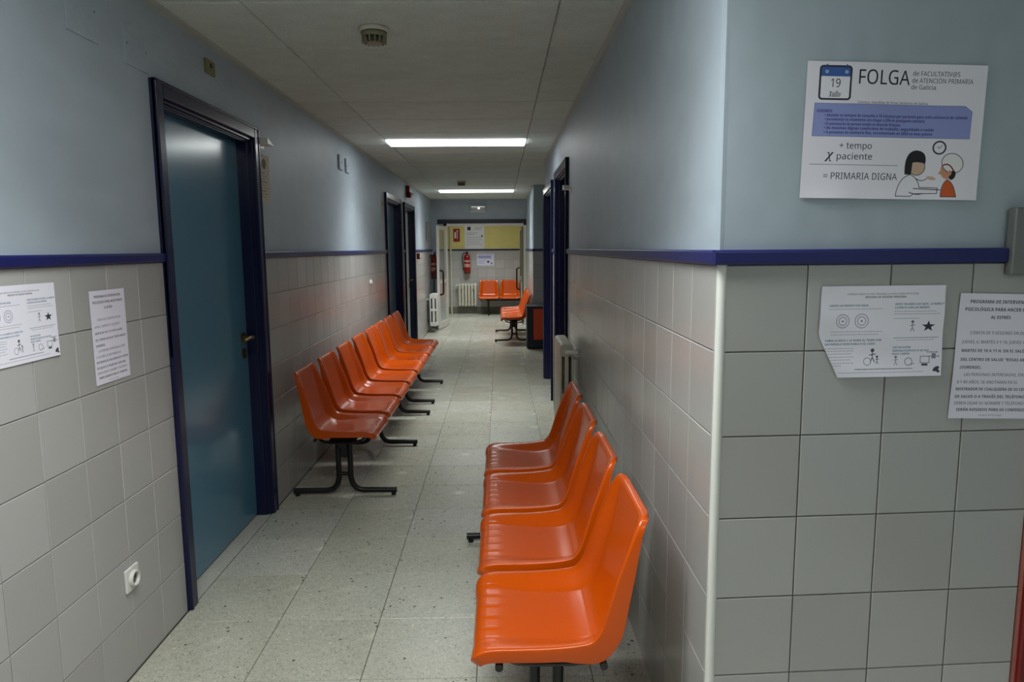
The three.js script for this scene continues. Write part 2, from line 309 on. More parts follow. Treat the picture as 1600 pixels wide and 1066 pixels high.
{ // red door at the edge of the facing wall
  const o = structure('door_6', 'dark red wooden door frame at the edge of the poster wall', 'door'); o.name = 'door_6';
  o.position.copy(wallFacing.position); o.rotation.y = FR;
  part('architrave', [rbox(0.07, 2.1, 0.03, 0.005, 0.822, 1.05, 0.005)], M.redWood, o);
  part('architrave_edge', [rbox(0.006, 2.1, 0.02, 0.002, 0.785, 1.05, 0.0)], M.redTrim, o);
  part('head_architrave', [rbox(0.95, 0.07, 0.03, 0.005, 1.262, 2.135, 0.005)], M.redWood, o);
  part('architrave', [rbox(0.07, 2.1, 0.03, 0.005, 1.702, 1.05, 0.005)], M.redWood, o);
  part('leaf', [rbox(0.81, 2.09, 0.04, 0.003, 1.262, 1.05, -0.02)], M.redWood, o);
}
{ // doorway at the end of the corridor with its two open leaves
  const o = structure('door_7', 'white framed double doorway at the end of the corridor, both leaves open', 'door'); o.name = 'door_7';
  part('jamb', [span(-1.06, -1.0, 0, 1.94, DEND - 0.015, DEND + 0.135, 0.004)], M.white, o);
  part('jamb', [span(0.45, 0.5, 0, 1.94, DEND - 0.015, DEND + 0.135, 0.004)], M.white, o);
  part('head_jamb', [span(-1.06, 0.5, 1.88, 1.94, DEND - 0.015, DEND + 0.135, 0.004)], M.white, o);
  part('head_architrave', [span(-1.17, 0.50, 1.925, 2.0, DEND - 0.03, DEND + 0.01, 0.004)], M.darkNavy, o).userData.label = 'dark band above the opening';
  const leafGroup = (x, D, turn, w, frameMat, sgn) => {
    const l = new THREE.Group(); l.name = 'leaf'; l.position.set(x, 0.01, -D); l.rotation.y = turn; o.add(l);
    part('stile', [rbox(0.07, 1.86, 0.04, 0.004, 0.035, 0.93, 0)], frameMat, l); part('stile', [rbox(0.07, 1.86, 0.04, 0.004, w - 0.035, 0.93, 0)], frameMat, l);
    for (const [y, h] of [[0.06, 0.12], [0.85, 0.07], [1.825, 0.07]]) part('frame_rail', [rbox(w - 0.13, h, 0.036, 0.004, w / 2, y, 0)], frameMat, l);
    part('glass', [box(w - 0.13, 0.72, 0.006, w / 2, 0.47, 0)], M.frost, l); part('glass', [box(w - 0.13, 0.94, 0.006, w / 2, 1.335, 0)], M.glass, l);
    for (const q of [-1, 1]) part('handle', [tube([[w - 0.05, 0.62, 0.02 * q], [w - 0.05, 0.63, 0.07 * q], [w - 0.05, 0.66, 0.085 * q], [w - 0.05, 1.02, 0.085 * q], [w - 0.05, 1.05, 0.07 * q], [w - 0.05, 1.06, 0.02 * q]], 0.017, 30, 10)], M.blackMetal, l).userData.label = 'black pull handle';
    return l;
  };
  leafGroup(-1.02, DEND - 0.03, Math.PI - 1.40, 0.70, M.white, 1).rotation.y = -Math.PI / 2 - 0.14;
  leafGroup(0.44, DEND + 0.15, Math.PI / 2, 0.72, std(0x6f6a52, 0.45), 1).rotation.y = Math.PI / 2 + 0.03;
}

// ---------------------------------------------------------------- lamps
LAMPS.forEach(([x0, x1, D0, D1, k, label]) => {
  const t = thing('ceiling_light', label, 'ceiling light', (x0 + x1) / 2, CEIL, -(D0 + D1) / 2);
  const w = x1 - x0, d = D1 - D0;
  part('housing', [box(w - 0.01, 0.01, d - 0.01, 0, 0.075, 0), box(w - 0.008, 0.08, 0.004, 0, 0.04, d / 2 - 0.006), box(w - 0.008, 0.08, 0.004, 0, 0.04, -d / 2 + 0.006), box(0.004, 0.08, d - 0.008, w / 2 - 0.006, 0.04, 0), box(0.004, 0.08, d - 0.008, -w / 2 + 0.006, 0.04, 0)], M.offwhite, t);
  part('frame', [rbox(w, 0.006, 0.012, 0.002, 0, 0, d / 2 - 0.006), rbox(w, 0.006, 0.012, 0.002, 0, 0, -d / 2 + 0.006), rbox(0.012, 0.006, d, 0.002, w / 2 - 0.006, 0, 0), rbox(0.012, 0.006, d, 0.002, -w / 2 + 0.006, 0, 0)], M.white, t);
  part('diffuser', [rbox(w - 0.022, 0.03, d - 0.022, 0.006, 0, -0.008, 0)], M.diffuser, t);
  const l = new THREE.RectAreaLight(LAMP_COLOR, LAMP * k, w - 0.03, d - 0.03); l.position.set(0, -0.026, 0); l.rotation.x = -Math.PI / 2; l.castShadow = true; t.add(l);
  for (const q of [-0.375, -0.125, 0.125, 0.375]) {
    const b = new THREE.SpotLight(LAMP_COLOR, BEAM * k, 0, 1.06, 0.5, 2); b.position.set(q * w, -0.03, 0); b.target.position.set(q * w, -2, 0); b.shadow.radius = 11; b.castShadow = true; t.add(b, b.target);
  }
});

// ---------------------------------------------------------------- benches
function makeSeatGeometry() {                      // local: x from front (0) to back, y up, z across
  const key = [[0.0, 0.368], [0.006, 0.388], [0.026, 0.403], [0.06, 0.406], [0.12, 0.401], [0.20, 0.395], [0.28, 0.394], [0.325, 0.402], [0.355, 0.425], [0.376, 0.465], [0.394, 0.53], [0.413, 0.60], [0.432, 0.675], [0.443, 0.722], [0.449, 0.745], [0.457, 0.755], [0.470, 0.754]];
  const curve = new THREE.CatmullRomCurve3(key.map(([x, y]) => new THREE.Vector3(x, y, 0)), false, 'catmullrom', 0.5);
  const len = curve.getLength(), NS = 60, NT = 84;
  const sv = []; for (let i = 0; i <= NS; i++) { const t = i / NS; sv.push(0.5 - 0.5 * Math.cos(Math.PI * t) * (0.45 + 0.55 * 1) * 1 + 0); }
  for (let i = 0; i <= NS; i++) { const t = i / NS; sv[i] = 0.55 * t + 0.45 * (0.5 - 0.5 * Math.cos(Math.PI * t)); }
  const sm = (a, b, v) => { const t = Math.max(0, Math.min(1, (v - a) / (b - a))); return t * t * (3 - 2 * t); };
  const lerpTable = (tab, s) => { for (let i = 0; i + 1 < tab.length; i++) if (s <= tab[i + 1][0]) { const [a, va] = tab[i], [b, vb] = tab[i + 1]; return va + (vb - va) * (s - a) / (b - a); } return tab.at(-1)[1]; };
  const halfW = (s) => { let w = lerpTable([[0, 0.222], [0.45, 0.222], [0.55, 0.218], [1, 0.192]], s); const d = s * len, e = (1 - s) * len, r0 = 0.05, r1 = 0.062; if (d < r0) w -= r0 - Math.sqrt(r0 * r0 - (r0 - d) ** 2); if (e < r1) w -= r1 - Math.sqrt(r1 * r1 - (r1 - e) ** 2); return w; };
  const dish = (s) => lerpTable([[0, 0.004], [0.1, 0.012], [0.3, 0.026], [0.42, 0.034], [0.52, 0.036], [0.75, 0.03], [0.92, 0.016], [1, 0.002]], s);
  const skirt = (s) => lerpTable([[0, 0.03], [0.1, 0.032], [0.35, 0.036], [0.47, 0.058], [0.56, 0.056], [0.75, 0.042], [0.92, 0.02], [1, 0.016]], s);
  const grid = [], norm = [];
  for (let i = 0; i <= NS; i++) {
    const s = sv[i], p = curve.getPointAt(s), tg = curve.getTangentAt(s), n = new THREE.Vector3(-tg.y, tg.x, 0), w = halfW(s), row = [], nr = [];
    for (let j = 0; j <= NT; j++) {
      const t = -1 + 2 * j / NT, at = Math.abs(t), z = t * w;
      let h = dish(s) * sm(0.58, 0.98, at * (0.4 + 0.6 * Math.min(1, w / 0.2)) / 1);
      const rib = sm(0.012, 0.024, p.x) * (1 - sm(0.058, 0.066, p.x)) * (p.y < 0.45 ? 1 : 0) * (1 - sm(0.80, 0.86, at));
      h += rib * 0.0022 * (0.5 + 0.5 * Math.cos((z / 0.062 + 0.5) * 2 * Math.PI)) ** 10;
      row.push(new THREE.Vector3(p.x + n.x * h, p.y + n.y * h, z)); nr.push(n.clone());
    }
    grid.push(row); norm.push(nr);
  }
  // outline loop with its outward directions
  const loop = [];
  for (let j = 0; j <= NT; j++) loop.push([0, j]); for (let i = 1; i <= NS; i++) loop.push([i, NT]); for (let j = NT - 1; j >= 0; j--) loop.push([NS, j]); for (let i = NS - 1; i >= 1; i--) loop.push([i, 0]);
  const L = loop.length, P = loop.map(([i, j]) => grid[i][j]);
  const skirtRing = (o, d, inset) => loop.map(([i, j], k) => { const t = new THREE.Vector3().subVectors(P[(k + 2) % L], P[(k - 2 + L) % L]).normalize(), n = norm[i][j], out = new THREE.Vector3().crossVectors(t, n).normalize(); const dd = d < 0 ? skirt(sv[i]) : d; return P[k].clone().addScaledVector(out, o - inset).addScaledVector(n, -dd); });
  const pos = [], idx = [];
  const push = (v) => { pos.push(v.x, v.y, v.z); return pos.length / 3 - 1; };
  const sheet = (off) => { const id = grid.map((r, i) => r.map((v, j) => push(v.clone().addScaledVector(norm[i][j], -off)))); for (let i = 0; i < NS; i++) for (let j = 0; j < NT; j++) { const a = id[i][j], b = id[i][j + 1], c = id[i + 1][j + 1], d = id[i + 1][j]; if (off) idx.push(a, c, b, a, d, c); else idx.push(a, b, c, a, c, d); } return loop.map(([i, j]) => id[i][j]); };
  const strip = (A, B, flip) => { for (let k = 0; k < L; k++) { const q = (k + 1) % L; if (flip) idx.push(A[k], A[q], B[q], A[k], B[q], B[k]); else idx.push(A[k], B[k], B[q], A[k], B[q], A[q]); } };
  const ids = (ring) => ring.map(push);
  const o0 = sheet(0), o1 = ids(skirtRing(0.0035, 0.0015, 0)), o2 = ids(skirtRing(0.006, 0.006, 0)), o3 = ids(skirtRing(0.009, -1, 0)), i3 = ids(skirtRing(0.009, -1, 0.004)), i2 = ids(skirtRing(0.006, 0.006, 0.004)), i0 = sheet(0.004);
  strip(o0, o1, false); strip(o1, o2, false); strip(o2, o3, false); strip(o3, i3, false); strip(i3, i2, false); strip(i2, i0, false);
  let g = new THREE.BufferGeometry(); g.setAttribute('position', new THREE.Float32BufferAttribute(pos, 3)); g.setIndex(idx);
  const uv = []; for (let i = 0; i < pos.length; i += 3) uv.push(pos[i + 2] * 2 + 0.5, (pos[i] + pos[i + 1]) * 2); g.setAttribute('uv', new THREE.Float32BufferAttribute(uv, 2));
  g.computeVertexNormals(); return g;
}
const seatGeo = makeSeatGeometry();
const supportGeo = (() => {
  const r = 0.0105, y = 0.372, g = [];
  for (const x of [0.072, 0.345]) g.push(bar([x, y, -0.232], [x, y, 0.232], r));
  for (const z of [-0.15, 0.15]) g.push(tube([[0.072, y - 0.004, z], [0.085, y - 0.02, z], [0.12, y - 0.034, z], [0.17, y - 0.038, z], [0.26, y - 0.038, z], [0.31, y - 0.034, z], [0.335, y - 0.02, z], [0.345, y - 0.004, z]], 0.009, 30, 8));
  return merge(g);
})();
const legGeo = [-1, 1].map((s) => tube([[0.21 + s * 0.035, 0.345, 0], [0.21 + s * 0.035, 0.22, 0], [0.21 + s * 0.035, 0.115, 0], [0.21 + s * 0.045, 0.07, 0], [0.21 + s * 0.07, 0.042, 0], [0.21 + s * 0.105, 0.032, 0], [0.21 + s * 0.2, 0.031, 0], [0.21 + s * 0.305, 0.03, 0]], 0.0165, 60, 14));
const plateGeo = merge([box(0.085, 0.11, 0.008, 0.21, 0.29, 0), box(0.16, 0.008, 0.05, 0.21, 0.342, 0)]);
const braceGeo = bar([0.175, 0.133, 0], [0.245, 0.133, 0], 0.012);
const padGeo = [-1, 1].map((s) => { const g = new THREE.CylinderGeometry(0.012, 0.014, 0.016, 12); g.translate(0.21 + s * 0.285, 0.008, 0); return g; });
// a bench: seats and stands given as offsets along local -z (away from its near end), front at local x = 0
function bench(label, seats, stands, x, D, turn, mirror) {
  const t = thing('seat_bench', label, 'bench', x, 0, -D, turn), s = mirror ? 1 : -1;
  for (const a of seats) { const m = part('seat', seatGeo, M.orange, t); m.position.z = s * a; const u = part('seat_support', supportGeo, M.blackMetal, t); u.position.z = s * a; }
  const a0 = Math.min(...seats, ...stands) - 0.06, a1 = Math.max(...seats, ...stands) + 0.06;
  part('support_rail', [rbox(0.05, 0.03, a1 - a0, 0.004, 0.21, 0.325 - 0.004, s * (a0 + a1) / 2)], M.blackMetal, t);
  for (const a of stands) {
    const g = new THREE.Group(); g.name = 'stand'; g.position.z = s * a; t.add(g);
    legGeo.forEach((q) => part('leg', q, M.blackMetal, g)); part('top_plate', plateGeo, M.blackMetal, g); part('brace', braceGeo, M.blackMetal, g); padGeo.forEach((q) => part('foot_pad', q, M.rubber, g));
  }
  return t;
}
bench('beam bench of four orange seats nearest the viewer, under the tiled corner', [0.225, 0.73, 1.235, 1.74], [0.24, 1.65], -0.085, 1.70, 0, false);
bench('long row of orange seats on a black beam beside the teal door and its frame', [0.225, 0.755, 1.285, 1.815, 2.345], [0.12, 1.17, 2.14], -0.725, 3.93, Math.PI, true);
bench('short row of orange seats continuing the long row, reaching the second teal door', [0.225, 0.775, 1.325], [0.0, 0.99], -0.725, 6.52, Math.PI, true);
bench('row of orange seats past the boxy black cabinet, facing the extinguisher side', [0.225, 0.73, 1.235, 1.74], [0.35, 1.67], 0.0, 10.55, 0, false);
bench('orange seats against the yellow and white wall seen through the end doorway', [0.25, 0.715, 1.18], [0.24, 1.2], -0.505, 15.34, Math.PI / 2, true);

// ---------------------------------------------------------------- radiators
function radiatorSection(depth, h) {               // outline in depth x height with two tiers of slots, one section 48 mm wide
  const s = new THREE.Shape(), r = 0.02; const a = depth / 2;
  s.moveTo(-a + r, 0); s.lineTo(a - r, 0); s.quadraticCurveTo(a, 0, a, r); s.lineTo(a, h - r * 1.4); s.quadraticCurveTo(a, h, a - r * 1.4, h); s.lineTo(-a + r * 1.4, h); s.quadraticCurveTo(-a, h, -a, h - r * 1.4); s.lineTo(-a, r); s.quadraticCurveTo(-a, 0, -a + r, 0);
  const hole = (x0, x1, y0, y1) => { const p = new THREE.Path(); p.moveTo(x0, y0); p.lineTo(x0, y1); p.lineTo(x1, y1); p.lineTo(x1, y0); p.closePath(); s.holes.push(p); };
  const n = 2; for (let k = 0; k < n; k++) { const c = -a + depth * (k + 0.5 + 0.0) / n; hole(c - depth * 0.1, c + depth * 0.1, 0.07, h / 2 - 0.02); hole(c - depth * 0.1, c + depth * 0.1, h / 2 + 0.02, h - 0.08); }
  const g = new THREE.ExtrudeGeometry(s, { depth: 0.036, bevelEnabled: true, bevelThickness: 0.006, bevelSize: 0.004, bevelOffset: -0.004, bevelSegments: 2, curveSegments: 5 }); g.translate(0, 0, -0.018); return g;
}
function radiator(label, n, depth, h, mat, x, y, D, turn, pitch = 0.06, vs = 1) {  // sections spread along local z, centred
  const t = thing('radiator', label, 'radiator', x, y, -D, turn), g = radiatorSection(depth, h);
  for (let k = 0; k < n; k++) part('section', g, mat, t).position.z = (k - (n - 1) / 2) * pitch;
  const L = n * pitch / 2;
  for (const y0 of [0.045, h - 0.045]) part('manifold', bar([0, y0, -L], [0, y0, L], 0.019), mat, t);
  part('valve', [bar([0, h - 0.045, vs * L], [0, h - 0.045, vs * (L + 0.05)], 0.012), bar([0, h - 0.045, vs * (L + 0.045)], [depth / 2 + 0.02, h - 0.045, vs * (L + 0.045)], 0.012)], M.white, t);
  for (const k of [-0.6, 0.6]) part('bracket', box(0.07, 0.02, 0.02, depth / 2 + 0.02, h - 0.1, L * k), M.white, t);
  return t;
}
radiator('cream column radiator behind the far end of the four near orange seats', 8, 0.085, 0.66, M.cream, 0.41, 0.2, 4.55, 0);
radiator('white column radiator under the extinguisher, beside the open white door leaf', 6, 0.13, 0.56, M.white, -1.165, 0.12, 12.35, Math.PI, 0.06);
radiator('white radiator on the tiled wall of the hall, under the extinguisher with pale bands', 6, 0.10, 0.51, M.cream, -0.735, 0.175, DFAR - 0.09, -Math.PI / 2, 0.07, 1);

// ---------------------------------------------------------------- cabinet in the recess
{
  const t = thing('cabinet', 'boxy black cabinet with a red orange side panel, past the second dark doorway', 'cabinet', 0.54, 0, -10.27);
  part('body', [rbox(0.32, 0.6, 0.36, 0.012, 0, 0.306, 0)], M.darkNavy, t);
  part('side_panel', [rbox(0.22, 0.45, 0.02, 0.008, 0.045, 0.36, 0.181)], M.redOrange, t).userData.label = 'red orange panel';
  part('top', [rbox(0.335, 0.02, 0.375, 0.006, 0, 0.612, 0)], M.dark, t);
  part('plinth', [box(0.28, 0.02, 0.32, 0, 0.008, 0)], M.dark, t);
}

// ---------------------------------------------------------------- extinguishers and other wall pieces
function extinguisher(label, x, y, D, turn) {      // hangs on a wall behind it (local -z)
  const t = thing('fire_extinguisher', label, 'fire extinguisher', x, y, -D, turn);
  part('cylinder', [lathe([[0, 0], [0.062, 0], [0.07, 0.012], [0.072, 0.03], [0.072, 0.33], [0.068, 0.37], [0.05, 0.40], [0.026, 0.415], [0.024, 0.43], [0, 0.43]])], M.red, t);
  for (const [a, b] of [[0.13, 0.20], [0.24, 0.28]]) part('label_band', lathe([[0.0728, a], [0.0732, a + 0.001], [0.0732, b], [0.0728, b + 0.001]]), std(0xb98a80, 0.5), t);
  part('foot_ring', [lathe([[0.055, -0.012], [0.07, -0.012], [0.072, 0.012], [0.055, 0.012]])], M.dark, t);
  part('valve', [lathe([[0, 0.425], [0.022, 0.425], [0.022, 0.455], [0.012, 0.465], [0, 0.465]]), box(0.022, 0.012, 0.11, 0, 0.47, 0.035), box(0.02, 0.01, 0.10, 0, 0.495, 0.035)], M.dark, t);
  part('hose', [tube([[-0.02, 0.445, 0], [-0.075, 0.44, 0.01], [-0.11, 0.37, 0.02], [-0.105, 0.27, 0.02], [-0.085, 0.17, 0.03], [-0.082, 0.10, 0.035]], 0.009, 40, 10), lathe([[0, 0.06], [0.013, 0.06], [0.010, 0.11], [0, 0.11]]).translate(-0.082, 0, 0.035)], M.rubber, t);
  part('wall_bracket', [box(0.04, 0.06, 0.02, 0, 0.4, -0.075), box(0.012, 0.02, 0.05, 0, 0.42, -0.045)], M.dark, t);
  return t;
}
extinguisher('red fire extinguisher on the corridor wall over the white radiator', XL + 0.085, 0.92, 13.0, Math.PI / 2);
extinguisher('red fire extinguisher with pale bands on the tiled wall below the red sign', -0.735, 0.92, DFAR - 0.09, 0);
{
  const t = thing('alarm_sounder', 'red alarm sounder high on the wall over the pale door', 'alarm', XL - TT, 2.155, -9.93, Math.PI / 2);
  part('body', [rbox(0.13, 0.10, 0.055, 0.012, 0, 0.12, 0.028), rbox(0.11, 0.08, 0.07, 0.02, 0, 0.045, 0.035)], std(0x6b0e0c, 0.4), t);
  part('strobe', [(() => { const g = new THREE.SphereGeometry(0.022, 14, 8); g.translate(0.03, 0.055, 0.07); return g; })()], M.white, t);
}
{
  const t = thing('call_point', 'small red alarm call point under the rail beside the pale door', 'alarm', XL, 1.3, -10.95, Math.PI / 2);
  part('housing', [rbox(0.09, 0.09, 0.045, 0.008, 0, 0.045, 0.0225)], M.red, t); part('push_plate', [rbox(0.05, 0.05, 0.004, 0.0015, 0, 0.045, 0.046)], M.offwhite, t);
}
{
  const t = thing('wall_sign', 'thin dark edged sign plate over the extinguisher on the corridor wall', 'sign', XL - TT, 1.6, -12.4, Math.PI / 2);
  part('plate', [rbox(0.01, 0.32, 0.07, 0.003, 0, 0.16, 0.035)], M.steel, t);
}
{
  const t = thing('emergency_light', 'clear fronted emergency light on the wall above the end doorway', 'emergency light', -0.40, 2.13, -(DEND));
  part('base', [rbox(0.30, 0.13, 0.03, 0.01, 0, 0.065, 0.015)], M.white, t); part('cover', [rbox(0.28, 0.11, 0.04, 0.014, 0, 0.065, 0.04)], phys(0xb4bcbb, 0.06, { clearcoat: 1 }), t); part('indicator', [(() => { const g = new THREE.SphereGeometry(0.012, 12, 8); g.translate(0.01, 0.075, 0.062); return g; })()], new THREE.MeshStandardMaterial({ color: 0xffffff, emissive: 0xffffff, emissiveIntensity: 4 }), t);
}
function smokeDetector(x, D, label) {
  const t = thing('smoke_detector', label, 'smoke detector', x, CEIL, -D);
  part('base', [lathe([[0, 0], [0.062, 0], [0.064, -0.004], [0.064, -0.014], [0.058, -0.018], [0, -0.018]])], M.offwhite, t);
  part('head', [lathe([[0, -0.017], [0.056, -0.017], [0.054, -0.03], [0.048, -0.036], [0.038, -0.042], [0.036, -0.058], [0.03, -0.064], [0, -0.065]])], M.detector, t);
  for (let k = 0; k < 14; k++) { const a = k / 14 * Math.PI * 2, g = box(0.016, 0.026, 0.005, 0.044, -0.048, 0); g.rotateY(a); part('vent_fin', g, M.detector, t); }
  part('chamber', [lathe([[0, -0.036], [0.046, -0.036], [0.041, -0.06], [0, -0.06]])], M.detectorDark, t);
}
smokeDetector(-0.520, 3.10, 'smoke detector on the ceiling in front of the larger bright ceiling bar');
smokeDetector(-0.518, 9.82, 'small looking smoke detector between the two glowing ceiling bars');
{
  for (const [D, y, w, h, l] of [[2.305, 2.115, 0.17, 0.19, 'square painted cover plate high on the wall, further from the teal door of the two'], [2.632, 2.1, 0.165, 0.14, 'square painted cover plate on the wall by the top corner of the teal door']]) {
    const t = thing('cover_plate', l, 'cover plate', XL - TT, y, -D, Math.PI / 2);
    part('plate', [rbox(w, h, 0.007, 0.002, 0, h / 2, 0.002)], M.paint, t);
    for (const s of [-1, 1]) { const g = new THREE.CylinderGeometry(0.004, 0.004, 0.002, 10); g.rotateX(Math.PI / 2); g.translate(s * w * 0.4, h / 2, 0.0058); part('screw', g, M.steel, t); }
  }
  const t = thing('sensor_plate', 'small yellowish plate with a dark hole above the teal door', 'plate', XL - TT, 2.232, -3.28, Math.PI / 2);
  part('plate', [rbox(0.10, 0.062, 0.012, 0.004, 0, 0.031, 0.005)], M.sensor, t);
  part('hole', [(() => { const g = new THREE.CylinderGeometry(0.011, 0.011, 0.003, 16); g.rotateX(Math.PI / 2); g.translate(0, 0.038, 0.0112); return g; })()], M.dark, t);
  for (const [D, l] of [[5.83, 'pale box high over the long bench, nearer the big teal door of two'], [6.08, 'pale box high over the long bench, further from the big teal door of two']]) {
    const b = thing('junction_box', l, 'junction box', XL - TT, 2.095, -D, Math.PI / 2);
    part('cover', [rbox(0.12, 0.115, 0.018, 0.004, 0, 0.058, 0.008)], M.paint, b); part('screw', [(() => { const g = new THREE.CylinderGeometry(0.006, 0.006, 0.003, 10); g.rotateX(Math.PI / 2); g.translate(0, 0.058, 0.0175); return g; })()], M.steel, b);
  }
  const k = thing('call_button', 'small white round button on the tiles before the second teal door', 'button', XL, 1.1, -6.98, Math.PI / 2);
  const dsk = (r, d, z) => { const g = new THREE.CylinderGeometry(r * 0.9, r, d, 20); g.rotateX(Math.PI / 2); g.translate(0, 0.03, z); return g; };
  part('rosette', [dsk(0.032, 0.012, 0.006)], M.white, k); part('push_button', [dsk(0.016, 0.01, 0.016)], M.offwhite, k);
}
{
  const t = thing('power_socket', 'white round power socket low on the tiles beside the teal door', 'socket', XL, 0.298, -2.308, Math.PI / 2);
  part('plate', [rbox(0.082, 0.082, 0.010, 0.004, 0, 0.041, 0.005)], M.white, t);
  const ring = lathe([[0.021, 0.002], [0.021, 0.012], [0.0255, 0.013], [0.028, 0.009], [0.028, 0]], 32); ring.rotateX(Math.PI / 2); ring.translate(0, 0.041, 0.0095); part('collar', [ring], M.white, t);
  const cup = new THREE.CylinderGeometry(0.0208, 0.0208, 0.002, 28); cup.rotateX(Math.PI / 2); cup.translate(0, 0.041, 0.0108); part('recess', [cup], std(0x55544f, 0.5), t);
  for (const s of [-1, 1]) { const g = new THREE.CylinderGeometry(0.0028, 0.0028, 0.001, 10); g.rotateX(Math.PI / 2); g.translate(s * 0.0095, 0.041, 0.0122); part('contact_hole', g, M.dark, t); }
}
{ // metal plate box across the navy rail, on the facing wall
  const p = facing(0.728, 1.384, 0), t = thing('metal_box', 'grey steel plate box on the navy rail beside the large poster', 'metal box', p[0], p[1], p[2], FR);
  part('body', [rbox(0.106, 0.152, 0.026, 0.004, 0, 0.076, 0.012)], M.steel, t);
  const lk = new THREE.CylinderGeometry(0.007, 0.007, 0.004, 14); lk.rotateX(Math.PI / 2); lk.translate(-0.008, 0.095, 0.026); part('keyhole', [lk], M.dark, t);
}
// sign holders with a clip
function clip(x, y, D, turn, label) {
  const t = thing('sign_clip', label, 'bracket', x, y, -D, turn);
  const s = new THREE.Shape(); s.moveTo(-0.04, 0); s.lineTo(0.06, 0.0); s.lineTo(-0.04, 0.03); s.closePath();
  const g = new THREE.ExtrudeGeometry(s, { depth: 0.05, bevelEnabled: true, bevelThickness: 0.002, bevelSize: 0.002, bevelSegments: 1 }); part('wedge', [g], M.white, t); part('back_plate', [rbox(0.09, 0.05, 0.004, 0.0015, 0.0, 0.005, 0.0)], M.white, t);
}
clip(XL - TT + 0.003, 2.02, 3.92, Math.PI / 2, 'white wedge shaped clip at the top corner of the teal door frame');
clip(XR + TT - 0.003, 1.86, 5.0, -Math.PI / 2, 'white wedge shaped clip beside the dark door past the cream radiator');

// ---------------------------------------------------------------- printed sheets
function sheetGeo(w, h, z = () => 0.001, left = () => 0, nu = 16, nv = 16) {
  const P = [], U = [], I = [], side = (k) => { for (let j = 0; j <= nv; j++) for (let i = 0; i <= nu; i++) { const v = j / nv, l = left(v), u = l + (1 - l) * i / nu; P.push((u - 0.5) * w, v * h, z(u, v) - k * 0.0007); U.push(u, v); } };
  side(0); side(1); const n = (nu + 1) * (nv + 1);
  for (let j = 0; j < nv; j++) for (let i = 0; i < nu; i++) { const a = j * (nu + 1) + i, b = a + 1, c = b + nu + 1, d = a + nu + 1; I.push(a, b, c, a, c, d, n + a, n + c, n + b, n + a, n + d, n + c); }
  const g = new THREE.BufferGeometry(); g.setAttribute('position', new THREE.Float32BufferAttribute(P, 3)); g.setAttribute('uv', new THREE.Float32BufferAttribute(U, 2)); g.setIndex(I); g.computeVertexNormals(); return g;
}
function printed(name, label, category, w, h, tex, pos, turn, z, left, tilt = 0) {
  const t = thing(name, label, category, pos[0], pos[1], pos[2], turn); t.rotation.z = tilt;
  part('sheet', sheetGeo(w, h, z, left), std(0xf6f5fb, 0.7, { map: tex }), t); return t;
}
function texts(c, lines, font, color, align = 'left') { c.fillStyle = color; c.textAlign = align; c.textBaseline = 'alphabetic'; for (const [s, x, y, size, weight] of lines) { c.font = (weight ?? '') + ' ' + size + 'px ' + font; c.fillText(s, x, y); } }
